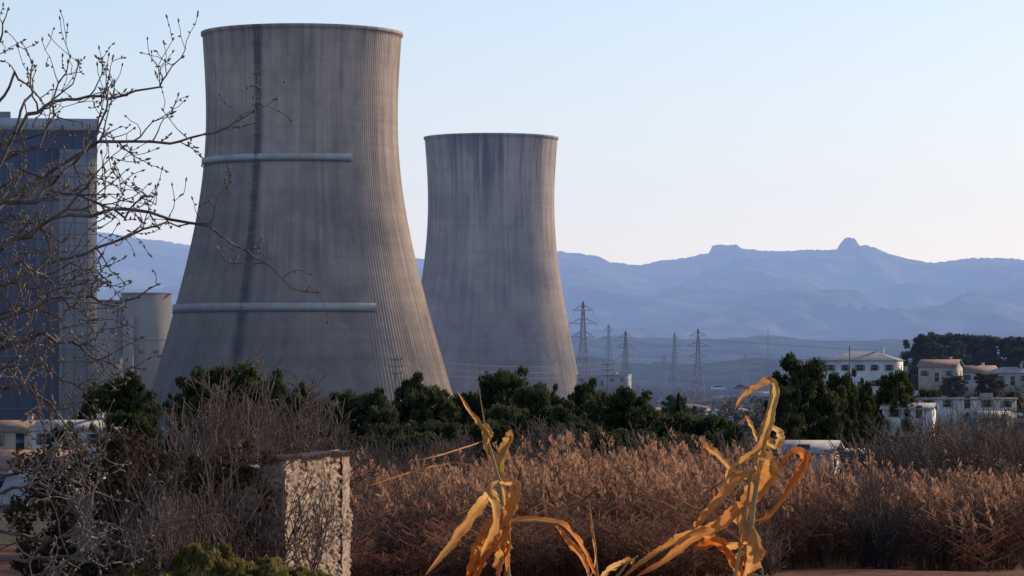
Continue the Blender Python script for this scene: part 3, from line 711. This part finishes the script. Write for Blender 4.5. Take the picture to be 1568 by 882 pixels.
# ------------------------------------------------------------------ stone hut
def hut():
    d=68; p=P(440,HY,d); g=-4.9
    root=empty('ruined_stone_hut',(p[0],d,0))
    th=rad(75); t=np.array([math.cos(th),math.sin(th),0]); nn=np.array([math.sin(th),-math.cos(th),0]); t2=np.array([-math.sin(th),math.cos(th),0])
    Ms=bpy.data.materials.new('rubble_stone'); Ms.use_nodes=True; nt=Ms.node_tree; N=nt.nodes; L=nt.links
    pb=N['Principled BSDF']; pb.inputs['Roughness'].default_value=.95; pb.inputs['Specular IOR Level'].default_value=.1
    tc=N.new('ShaderNodeTexCoord'); vo=N.new('ShaderNodeTexVoronoi'); vo.inputs['Scale'].default_value=6
    L.new(tc.outputs['Object'],vo.inputs['Vector']); 
    cr=N.new('ShaderNodeValToRGB'); cr.color_ramp.elements[0].color=(.22,.145,.10,1); cr.color_ramp.elements[1].color=(.50,.38,.29,1)
    L.new(vo.outputs['Color'],cr.inputs[0])
    nz=N.new('ShaderNodeTexNoise'); nz.inputs['Scale'].default_value=11; nz.inputs['Detail'].default_value=6; L.new(tc.outputs['Object'],nz.inputs['Vector'])
    c2=N.new('ShaderNodeValToRGB'); c2.color_ramp.elements[0].position=.36; c2.color_ramp.elements[1].position=.56; c2.color_ramp.elements[0].color=(.42,.38,.35,1); L.new(nz.outputs[0],c2.inputs[0])
    mx=N.new('ShaderNodeMixRGB'); mx.blend_type='MULTIPLY'; mx.inputs[0].default_value=.85; L.new(cr.outputs[0],mx.inputs[1]); L.new(c2.outputs[0],mx.inputs[2])
    L.new(mx.outputs[0],pb.inputs['Base Color'])
    def wall(origin,tdir,ndir,Lw,top,seed,nm,lowtop=None):
        nu,nv=int(Lw*40),130; mb=MB(); V=np.zeros((nv,nu,3))
        for i in range(nv):
            for j in range(nu):
                u=j/(nu-1)*Lw; zt=top+.12*fbm(u*3,seed,0,3) if lowtop is None else top+(lowtop-top)*(u/Lw)+.3*fbm(u*1.5,seed,0,3)
                z=g+(zt-g)*i/(nv-1)
                q=Vector((u*2.6,z*7.5,seed)); ds,_=noise.voronoi(q)
                e=min(1,(ds[1]-ds[0])*4.0); 
                disp=(.055*e+.03*noise.cell(q*.9)+.03*fbm(u*10,z*12,seed,3)-.06+.05*fbm(u*.8,z*.9,seed+4,2))
                V[i,j]=origin+tdir*u+ndir*disp+[0,0,z]
        idx=np.arange(nu*nv).reshape(nv,nu)
        q=np.stack([idx[:-1,:-1],idx[:-1,1:],idx[1:,1:],idx[1:,:-1]],-1).reshape(-1,4)
        mb.add(V.reshape(-1,3),q)
        a=V[-1]; b=a-ndir*.5; k=len(a); mb.add(np.concatenate([a,b]),[[i,i+1,k+i+1,k+i] for i in range(k-1)])
        c=b.copy(); c[:,2]=g; mb.add(np.concatenate([b,c]),[[i,i+1,k+i+1,k+i] for i in range(k-1)])
        for e_ in (0,-1):
            a=V[:,e_]; b=a-ndir*.5; k=len(a); mb.add(np.concatenate([a,b]),[[i,i+1,k+i+1,k+i] for i in range(k-1)])
        mb.obj(nm,[Ms],root)
    o=np.zeros(3)
    wall(o,t,nn,4.2,-1.80,3.3,'side_wall'); wall(o-t*.06+t2*.02,t2,-t,4.6,-1.95,8.1,'front_wall',-2.7)
    wall(o+t*4.1,t2,t,4.6,-1.85,5.1,'back_wall',-2.3)
    mb=MB()
    for i in range(21):
        if i in (3,4,11): continue
        c=t*(.1+i*.2)+np.array([0,0,-1.80+random.uniform(-.025,.03)]); jx=random.uniform(-.04,.05)
        k=7; V=[]
        for s_,rr in ((.13+jx,.075),(-.4,.06)):
            for j in range(k):
                a=math.pi*j/(k-1); V.append(c+nn*s_+t*math.cos(a)*rr*1.1+np.array([0,0,math.sin(a)*rr+.01]))
        mb.add(V,[[j,j+1,k+j+1,k+j] for j in range(k-1)])
        V2=[v-np.array([0,0,.02]) for v in V]; mb.add(V2,[[j,j+1,k+j+1,k+j] for j in range(k-1)])
    mb.obj('tile_coping',[M_tile],root)
    mb=MB(); r=np.random.default_rng(3)
    for _ in range(190):
        u=r.uniform(.25,6.0); 
        c=t2*u+t*r.uniform(-.7,1.3)+np.array([0,0,r.uniform(-4.6,-1.6+.2*math.sin(u*2))]); rr=r.uniform(.15,.42)
        if u<.6: c=t2*u-t*r.uniform(.1,.4)+np.array([0,0,c[2]-.15]); rr*=.6
        n=int(900*rr*rr)+40; pp=rdir(r,n)*(r.random(n)**.5)[:,None]*rr
        mb.leaves(c+pp,.05+.05*r.random(n),1.3,0,np.clip(r.random()*.6+r.normal(size=n)*.2,0,1),r)
    mb.obj('ivy_cover',[M_ivy],root)
hut()
def mound():
    r=np.random.default_rng(8); d=61; mb=MB(); nx,ny=80,40
    x0=(360-HX)/F*d; V=np.zeros((ny,nx,3)); RX=2.5
    def hz(u,v): 
        return .86*max(0,1-u*u)**.7*max(0,1-v*v)**.8*(1+.8*fbm(u*3.5,v*2,1,4))
    for i in range(ny):
        for j in range(nx):
            u=j/(nx-1)*2-1; v=i/(ny-1)*2-1; x=x0+u*RX; y=d+v*2.2
            V[i,j]=(x,y,float(G(x,y))-.05+hz(u,v))
    idx=np.arange(nx*ny).reshape(ny,nx); q=np.stack([idx[:-1,:-1],idx[:-1,1:],idx[1:,1:],idx[1:,:-1]],-1).reshape(-1,4)
    mb.add(V.reshape(-1,3),q)
    n=24000; u=r.uniform(-.98,.98,n); v=r.uniform(-.98,.98,n); 
    P0=np.array([(x0+a*RX,d+b*2.2,float(G(x0+a*RX,d+b*2.2))-.05+hz(a,b)) for a,b in zip(u,v)])
    cl=np.array([fbm(a*7,b*5,3,3) for a,b in zip(u,v)])
    k=cl>-.35; P0=P0[k]; cl=cl[k]
    mb.leaves(P0+[0,0,.03],.025+.04*np.clip(cl+.4,0,1),3.2,0,np.clip(cl*1.6+.15,0,1),r,upb=2)
    mb.obj('grassy_mound',[M_grass],smooth=True)
mound()

# ------------------------------------------------------------------ foreground tree
def near_tree():
    r=np.random.default_rng(21); D=10.0; S=[]; tips=[]
    root=empty('budding_fruit_tree',(P(-60,HY,D)[0],D,float(G(-1.6,D))))
    off=np.array(root.location)
    limbs=[
     (8,[(-120,420),(-20,330),(60,270),(150,218),(260,216),(330,205),(385,172)],.55),
     (7,[(-120,430),(0,375),(80,335),(200,318),(320,345),(350,372),(405,402)],.5),
     (8,[(-110,330),(-20,240),(40,180),(100,150),(170,148),(240,130),(276,88)],.7),
     (7,[(-120,400),(-20,300),(20,200),(44,140),(48,97)],.6),
     (6,[(-120,300),(-30,140),(0,60),(10,15)],.3),
     (8,[(-120,520),(-20,450),(80,400),(150,380),(240,345),(310,342)],.55),
     (7,[(-120,560),(0,490),(100,450),(180,468),(240,436)],.7),
     (8,[(-120,600),(-20,540),(60,510),(120,530),(175,560)],.9),
     (7,[(-120,650),(-20,600),(50,590),(95,640),(110,700)],.8),
     (8,[(-130,420),(-40,320),(50,310),(110,250),(160,180),(165,120)],.7),
     (7,[(-130,480),(-30,400),(40,360),(120,300),(190,330),(225,300)],.8),
     (6,[(-120,500),(-10,430),(50,440),(110,400),(165,430)],.9),
     (6,[(-120,400),(-20,260),(60,220),(90,130),(106,88)],.6),
     (7,[(-130,360),(-20,180),(20,110),(60,150)],.6),
     (6,[(-120,540),(-30,500),(30,470),(90,490),(140,540)],.9),
     (6,[(-120,560),(-40,560),(20,560),(60,620),(70,690)],.9),
     (6,[(-120,460),(-30,350),(30,330),(90,370),(150,350)],.8),
     (6,[(-120,440),(-30,300),(40,260),(100,300),(140,270)],.9),
     (6,[(-120,500),(-30,420),(30,400),(80,430),(120,490)],.9),
     (6,[(-120,580),(-30,520),(20,520),(60,560),(130,600)],.9),
     (6,[(-100,760),(-20,740),(60,710),(120,740),(160,700)],.8),
     (6,[(-100,760),(-20,760),(60,740),(120,770),(150,740)],.6),
     (7,[(-100,800),(0,810),(70,830),(150,800),(230,822)],.8),
     (6,[(-100,860),(20,860),(90,850),(160,870),(215,840)],.8),
     (6,[(-100,880),(40,890),(110,860),(140,820),(190,835)],.7),
    ]
    for r0,pts,dens in limbs:
        dj=D+r.uniform(-1.2,1.2); pts3=[]
        for k in range(len(pts)-1):
            for t in np.linspace(0,1,5)[:-1]:
                a=np.array(pts[k])*(1-t)+np.array(pts[k+1])*t
                dj+=r.normal()*.03
                a=a+r.normal(size=2)*2.6; pts3.append(P(a[0],a[1],dj))
        pts3.append(P(*pts[-1],dj))
        n=len(pts3)
        for k in range(n-1):
            ra=r0*.0011*(1-.80*k/n); rb=r0*.0011*(1-.80*(k+1)/n)
            S.append([*pts3[k],*pts3[k+1],ra,rb])
            dirv=pts3[k+1]-pts3[k]; 
            for _ in range(2):
              if k>3 and r.random()<dens*.68:
                dv=dirv/np.linalg.norm(dirv); o=np.array([r.normal()*.6,r.normal()*.5,r.normal()+.4]); o/=np.linalg.norm(o)
                grow(r,pts3[k+1],dv*.6+o*.9,r.uniform(.05,.19),max(.0018,rb*.6),2,S,3,spread=.85,kids=(1,3),upb=.1,curve=.24,steps=5,tips=tips,minr=.0011)
            if r.random()<.7: tips.append((pts3[k+1],dirv/np.linalg.norm(dirv)))
        tips.append((pts3[-1],dirv/np.linalg.norm(dirv)))
    S=np.array(S)
    fine=S[S[:,7]<.0022]; sel=fine[r.random(len(fine))<.42]
    B=[]
    for s_ in sel:
        q=s_[3:6]; o=r.normal(size=3); o/=np.linalg.norm(o); B.append([*q,*(q+o*.005),.0022,.0032]); B.append([*(q+o*.005),*(q+o*.011),.0032,.0004])
    for q,dv in tips:
        e=q+dv*.005+r.normal(size=3)*.002; B.append([*q,*e,.0022,.0036]); B.append([*e,*(e+dv*.009),.0036,.0004])
    T=[]
    tb=P(-60,HY,D); tb[2]=float(G(tb[0],D))
    fork=P(-110,560,D)
    T.append([*tb,*P(-100,760,D),.07,.055]); T.append([*P(-100,760,D),*fork,.055,.05])
    for r0,pts,_ in limbs:
        q=P(*pts[0],D); T.append([*(fork if pts[0][1]<620 else P(-100,760,D)),*q,.02,.009])
    mb=MB(); A=S.copy(); A[:,0:3]-=off; A[:,3:6]-=off
    T=np.array(T); T[:,0:3]-=off; T[:,3:6]-=off; B=np.array(B); B[:,0:3]-=off; B[:,3:6]-=off
    mb.segs(A,5); mb.segs(T,9); mb.obj('branches',[M_twignear],root)
    mb=MB(); mb.segs(B,5); mb.obj('buds',[M_bud],root)
    print('near tree segs',len(S),len(B))
near_tree()

# ------------------------------------------------------------------ maize plants
M_corn=mk('dry_maize_leaf',(.44,.26,.075),(.68,.46,.18),9,transl=.6,tcol=(.60,.17,.035),bump=.25,bdist=.004)
M_stalk=mk('dry_maize_stalk',(.34,.25,.12),(.50,.39,.20),14,rough=.6,transl=.15)
def ribbon(mb,pts,D,wmax,rng,tint=.2,dd=.0,ybend=.1):
    p=np.array(pts,float); n=len(p); q=np.vstack([2*p[0]-p[1],p,2*p[-1]-p[-2]]); C=[]
    for i in range(n-1):
        a,b,c,d_=q[i],q[i+1],q[i+2],q[i+3]
        for t in np.linspace(0,1,13)[:-1]:
            C.append(.5*((2*b)+(-a+c)*t+(2*a-5*b+4*c-d_)*t*t+(-a+3*b-3*c+d_)*t**3))
    C.append(p[-1]); C=np.array(C); m=len(C); tt=np.linspace(0,1,m)
    C=C+np.c_[np.cumsum(rng.normal(size=m))*.35,np.cumsum(rng.normal(size=m))*.35]*np.sin(tt*math.pi)[:,None]
    y=D+dd+ybend*np.sin(tt*2.6)
    W=np.array([P(C[i,0],C[i,1],y[i]) for i in range(m)])
    T=np.gradient(W,axis=0); T/=np.linalg.norm(T,axis=1)[:,None]
    roll=rng.uniform(-.3,.3)+np.cumsum(rng.normal(size=m)*.06)+.45*np.sin(tt*rng.uniform(3,7)+rng.uniform(0,6))
    view=np.array([0,1.0,0]); s=np.cross(T,view); s/=np.linalg.norm(s,axis=1)[:,None]; nrm=np.cross(s,T)
    side=s*np.cos(roll)[:,None]+nrm*np.sin(roll)[:,None]; nn=np.cross(side,T)
    w=.92*wmax*np.sin(np.clip(tt*.97+.03,0,1)*math.pi)**.75
    w=w*(1+.12*np.sin(tt*29+rng.random()*6)+.08*rng.normal(size=m))
    cols=[]; tc_=[]
    us=(-1,-.66,-.33,0,.33,.66,1); ph=rng.random(7)*2
    for k,u in enumerate(us):
        ripple=.14*w*np.sin(tt*38+u*2+ph[k])*abs(u)
        cols.append(W+side*(u*w/2)[:,None]+nn*((abs(u)**1.1*.45*w)+ripple)[:,None])
        tc_.append(np.clip(tint+.5*(tt-.4)+.18*abs(u)+(.14 if k%2 else -.14)+rng.normal(size=m)*.08,0,1))
    V=np.stack(cols,1); idx=np.arange(m*7).reshape(m,7)
    f=np.stack([idx[:-1,:-1],idx[:-1,1:],idx[1:,1:],idx[1:,:-1]],-1).reshape(-1,4)
    mb.add(V.reshape(-1,3),f,0,np.stack(tc_,1).ravel())
def stalk(mb,pts,D,r0,r1):
    n=len(pts); S=[]
    for i in range(n-1):
        a=P(*pts[i],D); b=P(*pts[i+1],D); ra=r0+(r1-r0)*i/(n-1); rb=r0+(r1-r0)*(i+1)/(n-1)
        S.append([*a,*b,ra,rb]); dv=(b-a)/np.linalg.norm(b-a); S.append([*(b-dv*.004),*(b+dv*.004),rb*1.2,rb*1.2])
    mb.segs(S,9,mat=1)
def corn(base_px,D,stalks,leaves,seed):
    rng=np.random.default_rng(seed); mb=MB()
    for pts,r0,r1 in stalks:
        x0=P(*pts[0],D)
        gpt=(pts[0][0]+ (pts[0][0]-pts[1][0])*.4, HY-float(G(x0[0],D))/D*F)
        stalk(mb,[gpt]+pts if pts[0][1]>860 else pts,D,r0,r1)
    for L in leaves:
        pts,w,tint=L[:3]; ribbon(mb,pts,D,w,rng,tint,dd=rng.uniform(-.04,.04),ybend=rng.uniform(-.15,.15))
    off=np.array([P(base_px,HY,D)[0],D,float(G(P(base_px,HY,D)[0],D))])
    mb.v=[v-off for v in mb.v]
    mb.obj('dry_maize_plant',[M_corn,M_stalk],loc=tuple(off),smooth=True)
corn(775,7.5,[([(778,882),(772,800),(764,735),(746,672)],.0065,.0035),([(746,672),(725,635),(698,596)],.0022,.001),([(746,672),(738,625),(728,560)],.0018,.0008),
             ([(782,800),(820,798),(855,802)],.0028,.002)],
 [([(768,740),(764,715),(776,690),(783,668),(775,664)],.026,.0),([(746,680),(748,668),(738,650),(722,630),(700,598)],.013,.1),
  ([(762,738),(785,734),(796,745),(788,775),(778,800),(780,835),(772,858)],.034,.35),
  ([(770,770),(750,758),(722,785),(690,830),(650,882)],.026,.1),([(772,790),(752,800),(735,840),(715,890)],.045,.6),
  ([(775,800),(765,830),(740,860),(720,900)],.032,.7),([(745,678),(752,664),(742,655),(745,690),(755,715)],.012,0),
  ([(760,735),(720,712),(680,712),(640,722),(560,745)],.005,.2),([(746,672),(700,690),(660,700),(625,706)],.004,.2),
  ([(770,745),(776,775),(768,810),(776,850),(770,890)],.024,.35),([(764,735),(752,750),(758,790),(748,830),(735,860)],.022,.1),
  ([(772,810),(790,795),(850,800),(880,826),(900,858),(918,890)],.016,.6),([(780,830),(770,850),(765,890)],.03,.2)],1)
corn(910,8.3,[([(915,882),(910,830),(902,770)],.0035,.0015),([(945,882),(960,862),(975,852)],.003,.002)],
 [([(905,890),(890,852),(868,820),(850,803)],.018,.6),([(915,890),(935,872),(965,858),(968,865)],.020,.2),([(905,882),(912,850),(905,800),(903,760)],.007,.2)],2)
corn(1140,7.0,[([(1142,882),(1150,800),(1158,740),(1172,670),(1182,585)],.007,.003),([(1125,882),(1140,800),(1150,720)],.004,.0025)],
 [([(1178,640),(1186,600),(1183,582),(1160,590),(1140,605),(1125,628)],.016,.15),([(1180,585),(1188,600),(1178,650),(1160,690),(1120,720),(1110,745)],.018,.1),
  ([(1172,650),(1188,658),(1194,668),(1186,682),(1170,672),(1178,690)],.020,0),([(1160,700),(1178,705),(1180,735),(1150,770),(1100,810),(1055,820)],.036,.35),
  ([(1158,720),(1130,730),(1105,765),(1075,800),(1060,812)],.030,.5),([(1158,740),(1120,715),(1095,692),(1080,684),(1088,700)],.014,.2),
  ([(1150,800),(1180,790),(1210,750),(1228,715),(1232,693),(1215,690),(1190,720),(1170,745)],.022,.85),
  ([(1145,830),(1110,835),(1070,818),(1030,835),(985,862),(945,890)],.024,.4),([(1148,815),(1115,795),(1060,822),(1010,858),(970,885)],.018,.4),
  ([(1138,890),(1130,865),(1105,830),(1075,832),(1060,846)],.024,.9),([(1150,800),(1160,830),(1150,870),(1146,895)],.034,.15),([(1146,870),(1130,850),(1128,890)],.03,.3),
  ([(1165,690),(1150,650),(1145,640),(1130,650)],.010,.2),([(1152,760),(1140,800),(1146,850),(1140,895)],.026,.2),
  ([(1170,680),(1160,720),(1150,770),(1158,800)],.022,.2),([(1178,620),(1168,660),(1160,700),(1166,730)],.016,.05)],4)

# ------------------------------------------------------------------ sun, sky, haze, camera
SUN_AZ=rad(52); SUN_EL=rad(17)
sd=Vector((math.sin(SUN_AZ)*math.cos(SUN_EL),math.cos(SUN_AZ)*math.cos(SUN_EL),math.sin(SUN_EL)))
ld=bpy.data.lights.new('sun','SUN'); ld.energy=5.0; ld.angle=rad(.5); ld.color=(1,.86,.68)
lo=link(bpy.data.objects.new('sun',ld)); lo.rotation_euler=sd.to_track_quat('Z','Y').to_euler()
w=bpy.data.worlds.new('World'); scene.world=w; w.use_nodes=True; nt=w.node_tree; N=nt.nodes; L=nt.links
bg=N['Background']; sky=N.new('ShaderNodeTexSky'); sky.sky_type='NISHITA'; sky.sun_disc=False
sky.sun_elevation=SUN_EL; sky.sun_rotation=SUN_AZ; sky.air_density=1.0; sky.dust_density=.7; sky.ozone_density=1.6; sky.altitude=200
tn_=N.new('ShaderNodeMixRGB'); tn_.blend_type='MULTIPLY'; tn_.inputs[0].default_value=1; tn_.inputs[2].default_value=(1.0,.965,1.11,1)
L.new(sky.outputs[0],tn_.inputs[1]); L.new(tn_.outputs[0],bg.inputs[0]); bg.inputs[1].default_value=.15
m=bpy.data.materials.new('air_haze'); m.use_nodes=True; nt=m.node_tree; N=nt.nodes; L=nt.links; N.clear()
out=N.new('ShaderNodeOutputMaterial'); ab=N.new('ShaderNodeVolumeAbsorption'); em=N.new('ShaderNodeEmission'); ad=N.new('ShaderNodeAddShader')
sig=np.array([5.0e-5,6.4e-5,9.8e-5]); Lh=np.array([.64,.73,.92]); sm=sig.max()
ab.inputs[0].default_value=(*(1-sig/sm),1); ab.inputs[1].default_value=sm
em.inputs[0].default_value=(*(sig*Lh/sm),1); em.inputs[1].default_value=sm  # glow added to the air volume, standing in for scattered haze light
L.new(ab.outputs[0],ad.inputs[0]); L.new(em.outputs[0],ad.inputs[1]); L.new(ad.outputs[0],out.inputs['Volume'])
mb=MB(); mb.box((0,7050,250),(16000,12900,900)); mb.obj('haze',[m])

cam=bpy.data.cameras.new('camera'); cam.lens=120; cam.sensor_width=36; cam.clip_start=.1; cam.clip_end=40000
co=link(bpy.data.objects.new('camera',cam)); co.location=(0,0,0); co.rotation_euler=(rad(90)+math.atan(124/F),0,0)
scene.camera=co
scene.view_settings.view_transform='Standard'; scene.view_settings.look='None'; scene.view_settings.exposure=0
